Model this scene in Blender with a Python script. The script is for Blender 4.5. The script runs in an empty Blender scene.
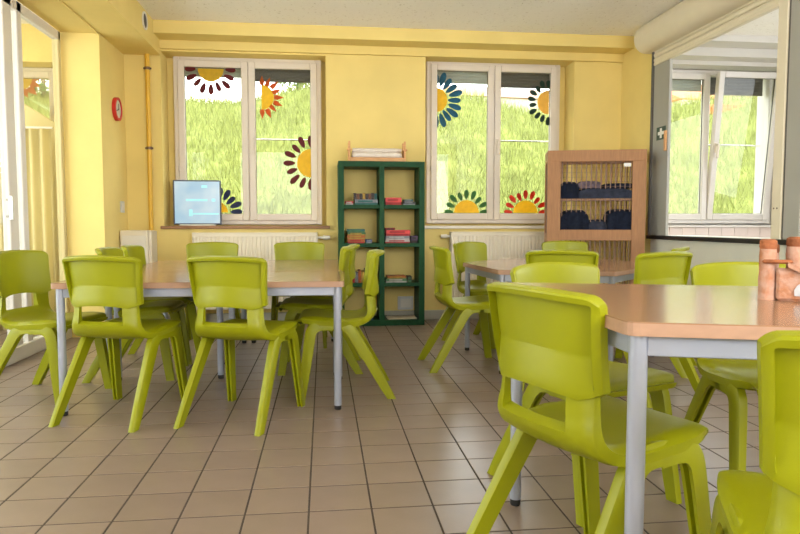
import bpy, bmesh, math, random
import numpy as np
from mathutils import Vector, Matrix

random.seed(7)
rng = np.random.default_rng(7)
SC = bpy.context.scene
COL = SC.collection
PI = math.pi
R = math.radians

# ------------------------------------------------------------------ camera
cam_d = bpy.data.cameras.new('camera')
cam = bpy.data.objects.new('camera', cam_d)
COL.objects.link(cam)
CAM_H = 0.92
YAW, PITCH = 6.647, 3.756
cam.location = (0, 0, CAM_H)
cam.rotation_euler = (R(90 - PITCH), 0, R(-YAW))
cam_d.sensor_fit = 'HORIZONTAL'
cam_d.sensor_width = 36.0
cam_d.lens = 655.0 / 800.0 * 36.0
cam_d.clip_start = 0.02
cam_d.clip_end = 300
SC.camera = cam

# ------------------------------------------------------------------ world, big lights, exposure
w = bpy.data.worlds.new('overcast_sky')
SC.world = w
w.use_nodes = True
bg = w.node_tree.nodes['Background']
bg.inputs[0].default_value = (0.93, 0.97, 1.0, 1)
bg.inputs[1].default_value = 8.6

def area(name, loc, target, sx, sy, power, color):
    d = bpy.data.lights.new(name, 'AREA')
    d.shape = 'RECTANGLE'; d.size = sx; d.size_y = sy
    d.energy = power; d.color = color
    o = bpy.data.objects.new(name, d)
    COL.objects.link(o)
    o.location = loc
    o.rotation_euler = (Vector(target) - Vector(loc)).to_track_quat('-Z', 'Y').to_euler()
    return o
# added fill lights, standing in for daylight from unseen windows behind the photographer
area('rear_fill_light', (1.75, -1.40, 1.65), (1.75, 1.1, 2.9), 1.9, 1.5, 120, (1.0, 0.97, 0.93))
area('rear_fill_light', (-0.95, -1.40, 1.65), (-0.95, 1.1, 2.9), 1.5, 1.5, 14, (1.0, 0.97, 0.93))

SC.view_settings.view_transform = 'Standard'
SC.view_settings.look = 'None'
SC.view_settings.gamma = 1.0
SC.view_settings.use_curve_mapping = False
SC.view_settings.exposure = -0.33

# ------------------------------------------------------------------ materials
M = {}
def mat(name, col, rough=0.6, metal=0.0, var=0.0, scale=8.0, bump=0.0, bscale=60.0, spec=0.5, emit=0.0,
        stretch=None, col2=None, rand=0.0, island=False):
    m = bpy.data.materials.new(name)
    m.use_nodes = True
    nt = m.node_tree; N = nt.nodes; L = nt.links
    b = N['Principled BSDF']
    b.inputs['Roughness'].default_value = rough
    b.inputs['Metallic'].default_value = metal
    b.inputs['Specular IOR Level'].default_value = spec
    c = (*col, 1)
    b.inputs['Base Color'].default_value = c
    tc = N.new('ShaderNodeTexCoord')
    mp = N.new('ShaderNodeMapping')
    L.new(tc.outputs['Object'], mp.inputs[0])
    if stretch: mp.inputs['Scale'].default_value = stretch
    out = None
    if var > 0:
        nz = N.new('ShaderNodeTexNoise'); nz.inputs['Scale'].default_value = scale; nz.inputs['Detail'].default_value = 4
        L.new(mp.outputs[0], nz.inputs['Vector'])
        rp = N.new('ShaderNodeValToRGB')
        a = col2 if col2 else tuple(x * (1 - var) for x in col)
        rp.color_ramp.elements[0].color = (*a, 1)
        rp.color_ramp.elements[1].color = (*[min(1, x * (1 + (0 if col2 else var))) for x in col], 1)
        rp.color_ramp.elements[0].position = 0.3
        rp.color_ramp.elements[1].position = 0.7
        L.new(nz.outputs['Fac'], rp.inputs[0])
        out = rp.outputs[0]
    if rand > 0:
        hs = N.new('ShaderNodeHueSaturation')
        if out: L.new(out, hs.inputs['Color'])
        else: hs.inputs['Color'].default_value = c
        if island:
            g = N.new('ShaderNodeNewGeometry'); src = g.outputs['Random Per Island']
        else:
            g = N.new('ShaderNodeObjectInfo'); src = g.outputs['Random']
        mr = N.new('ShaderNodeMapRange')
        mr.inputs['To Min'].default_value = 1 - rand; mr.inputs['To Max'].default_value = 1 + rand
        L.new(src, mr.inputs['Value']); L.new(mr.outputs[0], hs.inputs['Value'])
        out = hs.outputs[0]
    if out: L.new(out, b.inputs['Base Color'])
    if bump > 0:
        nb = N.new('ShaderNodeTexNoise'); nb.inputs['Scale'].default_value = bscale; nb.inputs['Detail'].default_value = 3
        L.new(mp.outputs[0], nb.inputs['Vector'])
        bp = N.new('ShaderNodeBump'); bp.inputs['Strength'].default_value = bump; bp.inputs['Distance'].default_value = 0.004
        L.new(nb.outputs['Fac'], bp.inputs['Height']); L.new(bp.outputs[0], b.inputs['Normal'])
    if emit > 0:
        b.inputs['Emission Color'].default_value = c
        b.inputs['Emission Strength'].default_value = emit
    M[name] = m
    return m

mat('wall_yellow', (0.79, 0.62, 0.225), 0.85, var=0.04, scale=3, bump=0.25, bscale=180, spec=0.2)
mat('wall_cream', (0.62, 0.52, 0.27), 0.85, var=0.04, scale=3, bump=0.2, bscale=180, spec=0.2)
mat('wall_white', (0.66, 0.63, 0.58), 0.8, var=0.03, scale=3, bump=0.15, bscale=150, spec=0.2)
mat('wall_grey', (0.70, 0.69, 0.60), 0.7, var=0.03, scale=4, spec=0.3)
mat('post_grey', (0.37, 0.36, 0.32), 0.6, var=0.03, scale=4, spec=0.3)
mat('chair_green', (0.256, 0.266, 0.002), 0.40, var=0.03, scale=5, bump=0.05, bscale=400, spec=0.32)
mat('beech_top', (0.31, 0.172, 0.098), 0.17, var=0.10, scale=22, stretch=(1.0, 9.0, 1.0), spec=0.5)
mat('beech_edge', (0.38, 0.22, 0.14), 0.45, var=0.06, scale=14, stretch=(1, 6, 6))
mat('steel_grey', (0.36, 0.38, 0.46), 0.38, metal=0.35, var=0.03, scale=10)
mat('black_rubber', (0.02, 0.02, 0.022), 0.7, var=0.1)
mat('pvc_white', (0.72, 0.64, 0.55), 0.42, var=0.02, scale=5)
mat('pvc_cool', (0.70, 0.66, 0.62), 0.42, var=0.02, scale=5)
mat('gasket', (0.10, 0.09, 0.08), 0.7, var=0.1)
mat('metal_bright', (0.75, 0.75, 0.75), 0.25, metal=0.9, var=0.02)
mat('radiator_white', (0.74, 0.66, 0.52), 0.4, var=0.02, scale=6)
mat('green_wood', (0.007, 0.054, 0.018), 0.55, var=0.12, scale=10, stretch=(4, 4, 1), spec=0.2)
mat('cabinet_wood', (0.33, 0.155, 0.06), 0.6, var=0.12, scale=9, stretch=(9, 9, 1))
mat('cabinet_dark', (0.30, 0.15, 0.07), 0.55, var=0.1, scale=9, stretch=(1, 9, 9))
mat('wire_mesh', (0.16, 0.09, 0.06), 0.45, metal=0.3, var=0.05)
mat('cloth_navy', (0.010, 0.013, 0.024), 0.95, var=0.35, scale=25, bump=0.7, bscale=90, spec=0.1)
mat('cloth_greyblue', (0.030, 0.034, 0.052), 0.95, var=0.3, scale=25, bump=0.7, bscale=90, spec=0.1)
mat('cloth_mauve', (0.11, 0.085, 0.11), 0.95, var=0.5, scale=40, bump=0.7, bscale=90, spec=0.1)
mat('cloth_white', (0.74, 0.66, 0.58), 0.9, var=0.05, scale=20, bump=0.4, bscale=60)
mat('stick_wood', (0.60, 0.30, 0.11), 0.5, var=0.15, scale=12, stretch=(1, 8, 8))
mat('pipe_yellow', (0.72, 0.42, 0.03), 0.45, var=0.05)
mat('clamp_dark', (0.16, 0.10, 0.06), 0.45, metal=0.5, var=0.1)
mat('red', (0.55, 0.02, 0.015), 0.45, var=0.12, scale=20)
mat('dark_red', (0.17, 0.006, 0.01), 0.5, var=0.15, scale=25)
mat('orange_red', (0.62, 0.13, 0.01), 0.5, var=0.15, scale=25)
mat('teal_blue', (0.015, 0.15, 0.26), 0.5, var=0.2, scale=25)
mat('navy_petal', (0.03, 0.045, 0.13), 0.5, var=0.2, scale=25)
mat('dark_green', (0.012, 0.05, 0.035), 0.5, var=0.2, scale=25)
mat('leaf_green', (0.07, 0.22, 0.05), 0.5, var=0.2, scale=25)
mat('bright_red', (0.62, 0.06, 0.02), 0.5, var=0.15, scale=25)
mat('sun_yellow', (0.80, 0.56, 0.03), 0.5, var=0.08, scale=25)
mat('sun_amber', (0.78, 0.52, 0.12), 0.5, var=0.08, scale=25)
mat('clock_face', (0.62, 0.64, 0.55), 0.35, var=0.02)
mat('sign_green', (0.006, 0.045, 0.03), 0.4, var=0.05)
mat('sign_white', (0.82, 0.82, 0.80), 0.5, var=0.02)
mat('plastic_white', (0.72, 0.68, 0.60), 0.45, var=0.03)
mat('counter_black', (0.012, 0.012, 0.014), 0.35, var=0.1)
mat('shutter_cream', (0.74, 0.66, 0.50), 0.45, var=0.02)
mat('shutter_grey', (0.40, 0.42, 0.38), 0.5, var=0.05)
mat('shutter_dark', (0.10, 0.09, 0.075), 0.6, var=0.1)
mat('terracotta', (0.40, 0.16, 0.075), 0.85, var=0.5, scale=34, col2=(0.50, 0.33, 0.26), bump=0.8, bscale=120, spec=0.2)
mat('terracotta_dark', (0.30, 0.105, 0.045), 0.8, var=0.4, scale=30, bump=0.8, bscale=120, spec=0.2)
mat('clay_grey', (0.42, 0.42, 0.44), 0.7, var=0.2, scale=40)
mat('screen_frame', (0.10, 0.12, 0.17), 0.4, var=0.05)
mat('grass_base', (0.205, 0.228, 0.060), 0.9, var=0.4, scale=2.2, spec=0.1)
mat('grass_blade', (0.24, 0.265, 0.078), 0.8, spec=0.15, rand=0.45, island=True)
mat('leaf_bush', (0.10, 0.16, 0.05), 0.8, spec=0.15, rand=0.4, island=True)
mat('bark', (0.12, 0.08, 0.05), 0.9, var=0.3)
mat('house_white', (0.62, 0.60, 0.56), 0.8, var=0.04)
mat('roof_orange', (0.55, 0.16, 0.05), 0.8, var=0.2, scale=4)
mat('house_glass', (0.08, 0.09, 0.11), 0.15, var=0.1)
mat('splash_tile', (0.70, 0.58, 0.53), 0.25, rand=0.04)
mat('grout', (0.06, 0.044, 0.034), 0.95, var=0.2, scale=30, bump=0.3)
mat('floor_tile', (0.240, 0.176, 0.138), 0.30, var=0.07, scale=6, rand=0.055, bump=0.05, bscale=90, spec=0.5)
mat('floor_tile_far', (0.240, 0.176, 0.138), 0.30, var=0.07, scale=6, rand=0.055, island=True, bump=0.05, bscale=90, spec=0.5)
mat('socket_white', (0.62, 0.62, 0.60), 0.45, var=0.03)
mat('skirting', (0.42, 0.40, 0.34), 0.5, var=0.05)
mat('paper', (0.62, 0.52, 0.38), 0.8, var=0.1, scale=12)
mat('cloud_blue', (0.30, 0.66, 0.74), 0.4, emit=0.75)
for nm, c in dict(book_red=(0.45, 0.02, 0.02), book_orange=(0.50, 0.13, 0.03), book_teal=(0.03, 0.16, 0.15), book_grey=(0.26, 0.27, 0.30),
                  book_dark=(0.05, 0.035, 0.03), book_yellow=(0.50, 0.30, 0.04), book_blue=(0.03, 0.06, 0.20), book_green=(0.07, 0.20, 0.08),
                  book_white=(0.55, 0.50, 0.48), book_purple=(0.14, 0.08, 0.17), book_brown=(0.22, 0.09, 0.04)).items():
    mat(nm, tuple(x * .65 for x in c), 0.5, var=0.25, scale=22, spec=0.3)

def film(name):
    m = M[name]; N = m.node_tree.nodes; L = m.node_tree.links
    b = N['Principled BSDF']; out = [n for n in N if n.type == 'OUTPUT_MATERIAL'][0]
    t = N.new('ShaderNodeBsdfTranslucent'); mx = N.new('ShaderNodeMixShader'); mx.inputs[0].default_value = 0.5
    src = b.inputs['Base Color'].links[0].from_socket
    L.new(src, t.inputs['Color']); L.new(b.outputs[0], mx.inputs[1]); L.new(t.outputs[0], mx.inputs[2]); L.new(mx.outputs[0], out.inputs[0])
for k in ('dark_red', 'orange_red', 'teal_blue', 'navy_petal', 'dark_green', 'leaf_green', 'bright_red', 'sun_yellow', 'sun_amber'): film(k)
def ceiling_mat():
    m = bpy.data.materials.new('acoustic_tile'); m.use_nodes = True
    N = m.node_tree.nodes; L = m.node_tree.links; b = N['Principled BSDF']
    b.inputs['Roughness'].default_value = 0.95; b.inputs['Specular IOR Level'].default_value = 0.1
    tc = N.new('ShaderNodeTexCoord')
    v = N.new('ShaderNodeTexVoronoi'); v.inputs['Scale'].default_value = 26; v.inputs['Randomness'].default_value = 1
    n = N.new('ShaderNodeTexNoise'); n.inputs['Scale'].default_value = 40
    mx = N.new('ShaderNodeMixRGB'); mx.inputs[0].default_value = 0.06
    L.new(tc.outputs['Object'], mx.inputs[1]); L.new(tc.outputs['Object'], n.inputs['Vector']); L.new(n.outputs['Color'], mx.inputs[2])
    L.new(mx.outputs[0], v.inputs['Vector'])
    rp = N.new('ShaderNodeValToRGB')
    rp.color_ramp.elements[0].position = 0.10; rp.color_ramp.elements[0].color = (0.70, 0.64, 0.56, 1)
    rp.color_ramp.elements[1].position = 0.22; rp.color_ramp.elements[1].color = (0.94, 0.90, 0.84, 1)
    L.new(v.outputs['Distance'], rp.inputs[0]); L.new(rp.outputs[0], b.inputs['Base Color'])
    bp = N.new('ShaderNodeBump'); bp.inputs['Strength'].default_value = 0.4; bp.inputs['Distance'].default_value = 0.005
    L.new(v.outputs['Distance'], bp.inputs['Height']); L.new(bp.outputs[0], b.inputs['Normal'])
    M['acoustic_tile'] = m
ceiling_mat()

def glass_mat(name, tint, refl):
    m = bpy.data.materials.new(name); m.use_nodes = True
    nt = m.node_tree; N = nt.nodes; L = nt.links
    for n in list(N):
        if n.type != 'OUTPUT_MATERIAL': N.remove(n)
    out = [n for n in N if n.type == 'OUTPUT_MATERIAL'][0]
    t = N.new('ShaderNodeBsdfTransparent'); t.inputs[0].default_value = (*tint, 1)
    g = N.new('ShaderNodeBsdfGlossy'); g.inputs['Roughness'].default_value = 0.02
    fr = N.new('ShaderNodeLayerWeight'); fr.inputs['Blend'].default_value = 0.5
    pw = N.new('ShaderNodeMath'); pw.operation = 'POWER'; pw.inputs[1].default_value = 4.0
    L.new(fr.outputs['Facing'], pw.inputs[0])
    mul = N.new('ShaderNodeMath'); mul.operation = 'MULTIPLY_ADD'; mul.inputs[1].default_value = refl; mul.inputs[2].default_value = 0.02
    L.new(pw.outputs[0], mul.inputs[0])
    mx = N.new('ShaderNodeMixShader')
    L.new(mul.outputs[0], mx.inputs[0]); L.new(t.outputs[0], mx.inputs[1]); L.new(g.outputs[0], mx.inputs[2])
    L.new(mx.outputs[0], out.inputs[0])
    M[name] = m
glass_mat('window_glass', (0.97, 0.98, 0.96), 0.7)
glass_mat('door_glass', (0.95, 0.96, 0.91), 0.9)

def screen_mat():
    m = bpy.data.materials.new('screen_lit'); m.use_nodes = True
    N = m.node_tree.nodes; L = m.node_tree.links; b = N['Principled BSDF']
    b.inputs['Roughness'].default_value = 0.2; b.inputs['Base Color'].default_value = (0.1, 0.14, 0.18, 1)
    tc = N.new('ShaderNodeTexCoord'); n = N.new('ShaderNodeTexNoise'); n.inputs['Scale'].default_value = 4; n.inputs['Detail'].default_value = 2
    L.new(tc.outputs['Object'], n.inputs['Vector'])
    rp = N.new('ShaderNodeValToRGB')
    rp.color_ramp.elements[0].position = 0.3; rp.color_ramp.elements[0].color = (0.36, 0.62, 0.80, 1)
    rp.color_ramp.elements[1].position = 0.65; rp.color_ramp.elements[1].color = (0.72, 0.86, 0.90, 1)
    L.new(n.outputs['Fac'], rp.inputs[0]); L.new(rp.outputs[0], b.inputs['Emission Color'])
    b.inputs['Emission Strength'].default_value = 0.85
    M['screen_lit'] = m
screen_mat()

# ------------------------------------------------------------------ mesh helpers
class MB:
    def __init__(s): s.v = []; s.f = []
    def add(s, vs, fs):
        o = len(s.v); s.v += [tuple(p) for p in vs]; s.f += [tuple(i + o for i in f) for f in fs]; return s
    def box(s, x0, x1, y0, y1, z0, z1):
        vs = [(x0, y0, z0), (x1, y0, z0), (x1, y1, z0), (x0, y1, z0), (x0, y0, z1), (x1, y0, z1), (x1, y1, z1), (x0, y1, z1)]
        return s.add(vs, [(0, 3, 2, 1), (4, 5, 6, 7), (0, 1, 5, 4), (1, 2, 6, 5), (2, 3, 7, 6), (3, 0, 4, 7)])
    def bbox(s, x0, x1, y0, y1, z0, z1, b=0.004):
        """box with chamfered edges"""
        bm = bmesh.new()
        bmesh.ops.create_cube(bm, size=1)
        for v in bm.verts:
            v.co = Vector(((x0 + x1) / 2 + v.co.x * (x1 - x0), (y0 + y1) / 2 + v.co.y * (y1 - y0), (z0 + z1) / 2 + v.co.z * (z1 - z0)))
        b = min(b, 0.45 * min(x1 - x0, y1 - y0, z1 - z0))
        bmesh.ops.bevel(bm, geom=bm.edges[:], offset=b, segments=1, affect='EDGES', clamp_overlap=True)
        bm.verts.index_update()
        s.add([v.co[:] for v in bm.verts], [[v.index for v in f.verts] for f in bm.faces]); bm.free(); return s
    def prism(s, poly, z0, z1):
        n = len(poly)
        vs = [(x, y, z0) for x, y in poly] + [(x, y, z1) for x, y in poly]
        fs = [tuple(range(n - 1, -1, -1)), tuple(range(n, 2 * n))] + [(i, (i + 1) % n, n + (i + 1) % n, n + i) for i in range(n)]
        return s.add(vs, fs)
    def prism_y(s, poly, y0, y1):
        n = len(poly)
        vs = [(x, y0, z) for x, z in poly] + [(x, y1, z) for x, z in poly]
        fs = [tuple(range(n)), tuple(range(2 * n - 1, n - 1, -1))] + [(i, n + i, n + (i + 1) % n, (i + 1) % n) for i in range(n)]
        return s.add(vs, fs)
    def prism_x(s, poly, x0, x1):
        n = len(poly)
        vs = [(x0, y, z) for y, z in poly] + [(x1, y, z) for y, z in poly]
        fs = [tuple(range(n - 1, -1, -1)), tuple(range(n, 2 * n))] + [(i, (i + 1) % n, n + (i + 1) % n, n + i) for i in range(n)]
        return s.add(vs, fs)
    def cyl(s, p0, p1, r0, r1=None, n=16):
        r1 = r0 if r1 is None else r1
        p0 = Vector(p0); p1 = Vector(p1); d = (p1 - p0).normalized()
        a = d.orthogonal().normalized(); b = d.cross(a)
        vs = []
        for p, r in ((p0, r0), (p1, r1)):
            for i in range(n):
                t = 2 * PI * i / n; vs.append(p + a * (r * math.cos(t)) + b * (r * math.sin(t)))
        return s.add(vs, [(i, (i + 1) % n, n + (i + 1) % n, n + i) for i in range(n)] + [tuple(range(n - 1, -1, -1)), tuple(range(n, 2 * n))])
    def lathe(s, prof, c=(0, 0, 0), n=20):
        vs = []; fs = []
        for r, z in prof:
            for i in range(n):
                t = 2 * PI * i / n; vs.append((c[0] + r * math.cos(t), c[1] + r * math.sin(t), c[2] + z))
        for k in range(len(prof) - 1):
            for i in range(n):
                fs.append((k * n + i, k * n + (i + 1) % n, (k + 1) * n + (i + 1) % n, (k + 1) * n + i))
        fs.append(tuple(range(n - 1, -1, -1))); m = (len(prof) - 1) * n; fs.append(tuple(range(m, m + n)))
        return s.add(vs, fs)
    def mesh(s, name, m, smooth=False, angle=35):
        me = bpy.data.meshes.new(name); me.from_pydata(s.v, [], s.f); me.update()
        if isinstance(m, str): m = M[m]
        me.materials.append(m)
        bm = bmesh.new(); bm.from_mesh(me); bmesh.ops.recalc_face_normals(bm, faces=bm.faces[:]); bm.to_mesh(me); bm.free()
        if smooth:
            me.polygons.foreach_set('use_smooth', [True] * len(me.polygons))
            me.set_sharp_from_angle(angle=R(angle))
        return me

def link(name, me, parent=None, loc=(0, 0, 0), rot=(0, 0, 0)):
    o = bpy.data.objects.new(name, me); COL.objects.link(o)
    o.location = loc; o.rotation_euler = rot
    if parent: o.parent = parent
    return o
def build(name, mb, m, parent=None, smooth=False, loc=(0, 0, 0), rot=(0, 0, 0), label=None, angle=35):
    o = link(name, mb.mesh(name, m, smooth, angle), parent, loc, rot)
    if label: o['label'] = label
    return o
def thing(name, label, cat, loc=(0, 0, 0), rz=0.0, group=None):
    o = link(name, None, None, loc, (0, 0, rz)); return tag(o, label, cat, group)
def tag(o, label, cat, group=None, kind=None):
    o['label'] = label; o['category'] = cat
    if group: o['group'] = group
    if kind: o['kind'] = kind
    return o
def struct(o, label=None, cat=None):
    o['kind'] = 'structure'
    if label: o['label'] = label
    if cat: o['category'] = cat
    return o
def empty_struct(name, label, cat, loc=(0, 0, 0), rz=0):
    return struct(link(name, None, None, loc, (0, 0, rz)), label, cat)

# ------------------------------------------------------------------ room dimensions
XR = 2.898        # right wall (serving hatch)
XL = -1.76        # left wall stub by the clock
XG = -2.05        # glazed partition
YP = 6.20         # inner face of window wall
YO = 6.62         # outer face
YF = -1.50        # wall behind the photographer
ZC = 2.67         # ceiling
ZS = 0.895        # sill
ZH = 2.47         # window head
XLL, XKR = -3.7, 5.3   # side room / kitchen limits

# floor: grout bed + tiles
P0x, P0y, PT = 0.148, 2.064, 0.2015
b = MB().box(XLL, XKR, YF, YO, -0.12, -0.0013)
floor = struct(build('floor', b, 'grout'), 'beige square tiled floor with dark joints', 'floor')
def tile_mb(cx, cy, mb):
    h = PT / 2 - 0.0034; g = 0.0008
    vs = []
    for hh, z in ((h, -0.006), (h, -0.0006), (h - g, 0.0)):
        vs += [(cx - hh, cy - hh, z), (cx + hh, cy - hh, z), (cx + hh, cy + hh, z), (cx - hh, cy + hh, z)]
    fs = [(8, 9, 10, 11)]
    for k in (0, 4):
        for i in range(4): fs.append((k + i, k + (i + 1) % 4, k + 4 + (i + 1) % 4, k + 4 + i))
    return mb.add(vs, fs)
tiles = []
fwd = Vector((math.sin(R(YAW)) * math.cos(R(PITCH)), math.cos(R(YAW)) * math.cos(R(PITCH)), -math.sin(R(PITCH))))
rgt = Vector((math.cos(R(YAW)), -math.sin(R(YAW)), 0)); upv = rgt.cross(fwd)
ix0 = math.ceil((XLL - P0x) / PT); ix1 = math.floor((XKR - P0x) / PT)
iy0 = math.ceil((YF - P0y) / PT); iy1 = math.floor((YP - P0y) / PT)
for i in range(ix0, ix1):
    for j in range(iy0, iy1 + 1):
        cx = P0x + (i + .5) * PT; cy = P0y + (j + .5) * PT
        d = Vector((cx, cy, -CAM_H)); z = d.dot(fwd)
        inside = z > .3 and abs(d.dot(rgt) / z) < 0.63 and -0.43 < d.dot(upv) / z
        inside = inside and XG < cx < XR
        tiles.append((0 if inside else 1, z, cx, cy))
tiles.sort()
near = [t for t in tiles if t[0] == 0][:300]
tme = tile_mb(0, 0, MB()).mesh('tile', 'floor_tile')
for t in near: link('tile', tme, floor, (t[2], t[3], 0))
ns = set((t[2], t[3]) for t in near)
far = MB()
for t in tiles:
    if (t[2], t[3]) not in ns: tile_mb(t[2], t[3], far)
o = build('tile_field', far, 'floor_tile_far', floor); o['kind'] = 'stuff'

# ceiling
struct(build('ceiling', MB().box(XLL, XKR, YF, YO, ZC, ZC + .12), 'acoustic_tile'), 'white speckled acoustic panel ceiling', 'ceiling')

# window wall (yellow) with openings
def wall_open(mb, x0, x1, opens, y0=YP, y1=YO, ztop=ZC):
    x = x0
    for (a, c, z0, z1) in opens:
        mb.box(x, a, y0, y1, 0, ztop); mb.box(a, c, y0, y1, 0, z0); mb.box(a, c, y0, y1, z1, ztop); x = c
    mb.box(x, x1, y0, y1, 0, ztop); return mb
def wall_win(mb, x0, x1, opens, frames):
    wall_open(mb, x0, x1, opens, YP, 6.452)
    return wall_open(mb, x0, x1, [(a + .02, c - .02, z0 + .02, z1 - .02) for a, c, z0, z1 in frames], 6.452, YO)
F1 = (-1.375, -0.012, ZS + .02, ZH + .005); F2 = (1.003, 2.345, ZS + .03, ZH + .035); F3 = (3.20, 4.64, .925, 2.485); F4 = (-2.95, -2.37, 1.0, 2.34)
O1 = (-1.445, 0.03, ZS, ZH); O2 = (0.965, 2.42, ZS, ZH + .02); O4 = (-2.96, -2.36, 0.98, 2.345); O3 = (3.16, 4.70, 0.905, 2.49)
struct(build('wall_back', wall_win(MB(), XLL, XR + .06, [O4, O1, O2], [F4, F1, F2]), 'wall_yellow'), 'yellow painted window wall', 'wall')
struct(build('wall_kitchen_back', wall_win(MB(), XR + .06, XKR, [O3], [F3]), 'wall_white'), 'white kitchen wall around the tilted window', 'wall')
struct(build('trim_1', MB().box(-1.44, XR, 5.95, YP, 2.56, ZC), 'wall_yellow'), 'yellow boxed beam above the windows', 'beam')
struct(build('trim_2', MB().box(XL, XR, 6.165, YP, 2.485, 2.56), 'wall_yellow'), 'narrow yellow ledge over the window heads', 'beam')
struct(build('trim_3', MB().box(XG, -1.44, YF, YP, 2.43, ZC), 'wall_yellow'), 'yellow boxed beam along the left wall', 'beam')
struct(build('trim_5', MB().box(XL - .012, XL + .004, YF, 5.56, 2.421, 2.43), 'wall_yellow'), 'thin bead under the left beam', 'beam')
struct(build('wall_left', MB().box(XG, XL, 5.55, YP, 0, 2.43), 'wall_yellow'), 'yellow wall stub with the red clock', 'wall')
struct(build('wall_side_room', MB().box(XLL - .1, XLL, YF, .6, 0, ZC).box(XLL - .1, XLL, 5.4, YO, 0, ZC).box(XLL - .1, XLL, .6, 5.4, 0, .4).box(XLL - .1, XLL, .6, 5.4, 2.55, ZC), 'wall_cream'), 'cream wall of the room beyond the glass', 'wall')  # wide opening added so sky light reaches the side room
# unseen rear wall behind the photographer, two openings added for the fill lights
rw = MB(); x = XLL
for (a, c) in ((-1.75, -0.15), (0.75, 2.75)):
    rw.box(x, a, YF - .1, YF, 0, ZC); rw.box(a, c, YF - .1, YF, 0, .85); rw.box(a, c, YF - .1, YF, 2.45, ZC); x = c
rw.box(x, XKR, YF - .1, YF, 0, ZC)
struct(build('wall_front', rw, 'wall_yellow'), 'yellow wall behind the viewpoint with two added light openings', 'wall')
struct(build('wall_kitchen_right', MB().box(XKR, XKR + .1, YF, 1.0, 0, ZC).box(XKR, XKR + .1, 4.8, YO, 0, ZC).box(XKR, XKR + .1, 1.0, 4.8, 0, .9).box(XKR, XKR + .1, 1.0, 4.8, 2.5, ZC), 'wall_white'), 'white far wall of the kitchen', 'wall')  # opening added to brighten the kitchen with sky light

# skirting along the window wall
for k, (a, c) in enumerate(((XL, XR),)):
    struct(build('baseboard_back', MB().bbox(a, c, YP - .014, YP + .005, 0, .092, .004), 'skirting'), 'grey skirting below the windows', 'baseboard')
# window sills
for k, (a, c) in enumerate(((-1.47, 0.06), (0.94, 2.44))):
    struct(build('trim_%d' % (6 + k), MB().bbox(a, c, YP - .035, 6.40, ZS - .02, ZS + .008, .004), 'pvc_white' if k else 'cabinet_dark'),
           ('brown' if k == 0 else 'cream') + ' sill board under the ' + ('left' if k == 0 else 'middle') + ' window', 'sill')

# right wall with hatch openings
HY0, HY1, HZ0, HZ1 = 3.95, 5.55, 0.80, 2.50
T = XR + .10
struct(build('wall_right', MB().box(XR, T, HY1, YP, 0, ZC), 'wall_yellow'), 'yellow wall piece behind the mesh cabinet', 'wall')
lw = MB().box(XR, T, YF, HY1, 0, HZ0 - .002).box(XR, T, YF, HY1, HZ1, ZC).box(XR, T, YF, 2.3, HZ0, HZ1)
struct(build('wall_hatch', lw, 'wall_grey'), 'pale grey wall below the serving hatch', 'wall')
ht = empty_struct('trim_8', 'white and grey frame of the serving hatch', 'hatch frame')
build('post', MB().bbox(XR - .005, XR + .022, 5.29, HY1, HZ0 + .02, 2.5, .004), 'post_grey', ht)
build('guide_rail', MB().bbox(XR - .02, XR + .02, 5.548, 5.575, HZ0, 2.52, .003), 'gasket', ht)
build('guide_rail', MB().bbox(XR - .015, XR + .05, 3.865, 3.955, HZ0 + .02, 2.5, .005), 'shutter_cream', ht)
build('gap', MB().box(XR - .004, XR + .10, 3.845, 3.866, HZ0 + .02, 2.5), 'gasket', ht)
build('post', MB().bbox(XR - .012, XR + .05, 3.70, 3.846, HZ0 + .02, 2.5, .005), 'post_grey', ht)
ct = empty_struct('trim_9', 'black edged white hatch counter', 'counter')
build('counter_top', MB().bbox(XR + .0, XR + .34, 2.3, 5.54, HZ0, HZ0 + .022, .003), 'plastic_white', ct)
build('counter_edge', MB().bbox(XR - .03, XR + .0, 2.3, 5.58, HZ0 - .012, HZ0 + .022, .004), 'counter_black', ct)
for k in range(2):
    build('screw', MB().cyl((XR - .016, 3.90 + .03 * k, 1.02), (XR - .013, 3.90 + .03 * k, 1.02), .006, n=10), 'clamp_dark', ht)

# roller shutter box over the hatch
rs = thing('roller_shutter', 'cream roller shutter with rounded casing above the serving hatch', 'shutter', (XR, 4.75, 2.3))
pts = []
for k in range(13):
    t = PI / 2 + PI * k / 12
    pts.append((-0.06 + .105 * math.cos(t), .245 + .122 * math.sin(t)))
pts += [(-.001, .123), (-.001, .367)]
build('casing', MB().prism_y(pts[::-1], -2.4, .87), 'shutter_cream', rs, smooth=True, angle=40)
build('end_cap', MB().prism_y([(-0.06 + (x + .06) * .96, .245 + (z - .245) * .96) for x, z in pts[::-1]], .868, .878), 'plastic_white', rs, smooth=True, angle=40)
for k in range(4):
    z0 = .028 + k * .043
    build('slat', MB().prism_y([(-.012, z0), (.0, z0 - .002), (.012, z0), (.012, z0 + .039), (0, z0 + .042), (-.012, z0 + .037), (-.018, z0 + .02)], -.80, .79), 'shutter_cream', rs, smooth=True, angle=30)
build('bottom_bar', MB().bbox(-.018, .018, -.80, .79, .0, .027, .004), 'shutter_cream', rs)

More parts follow.
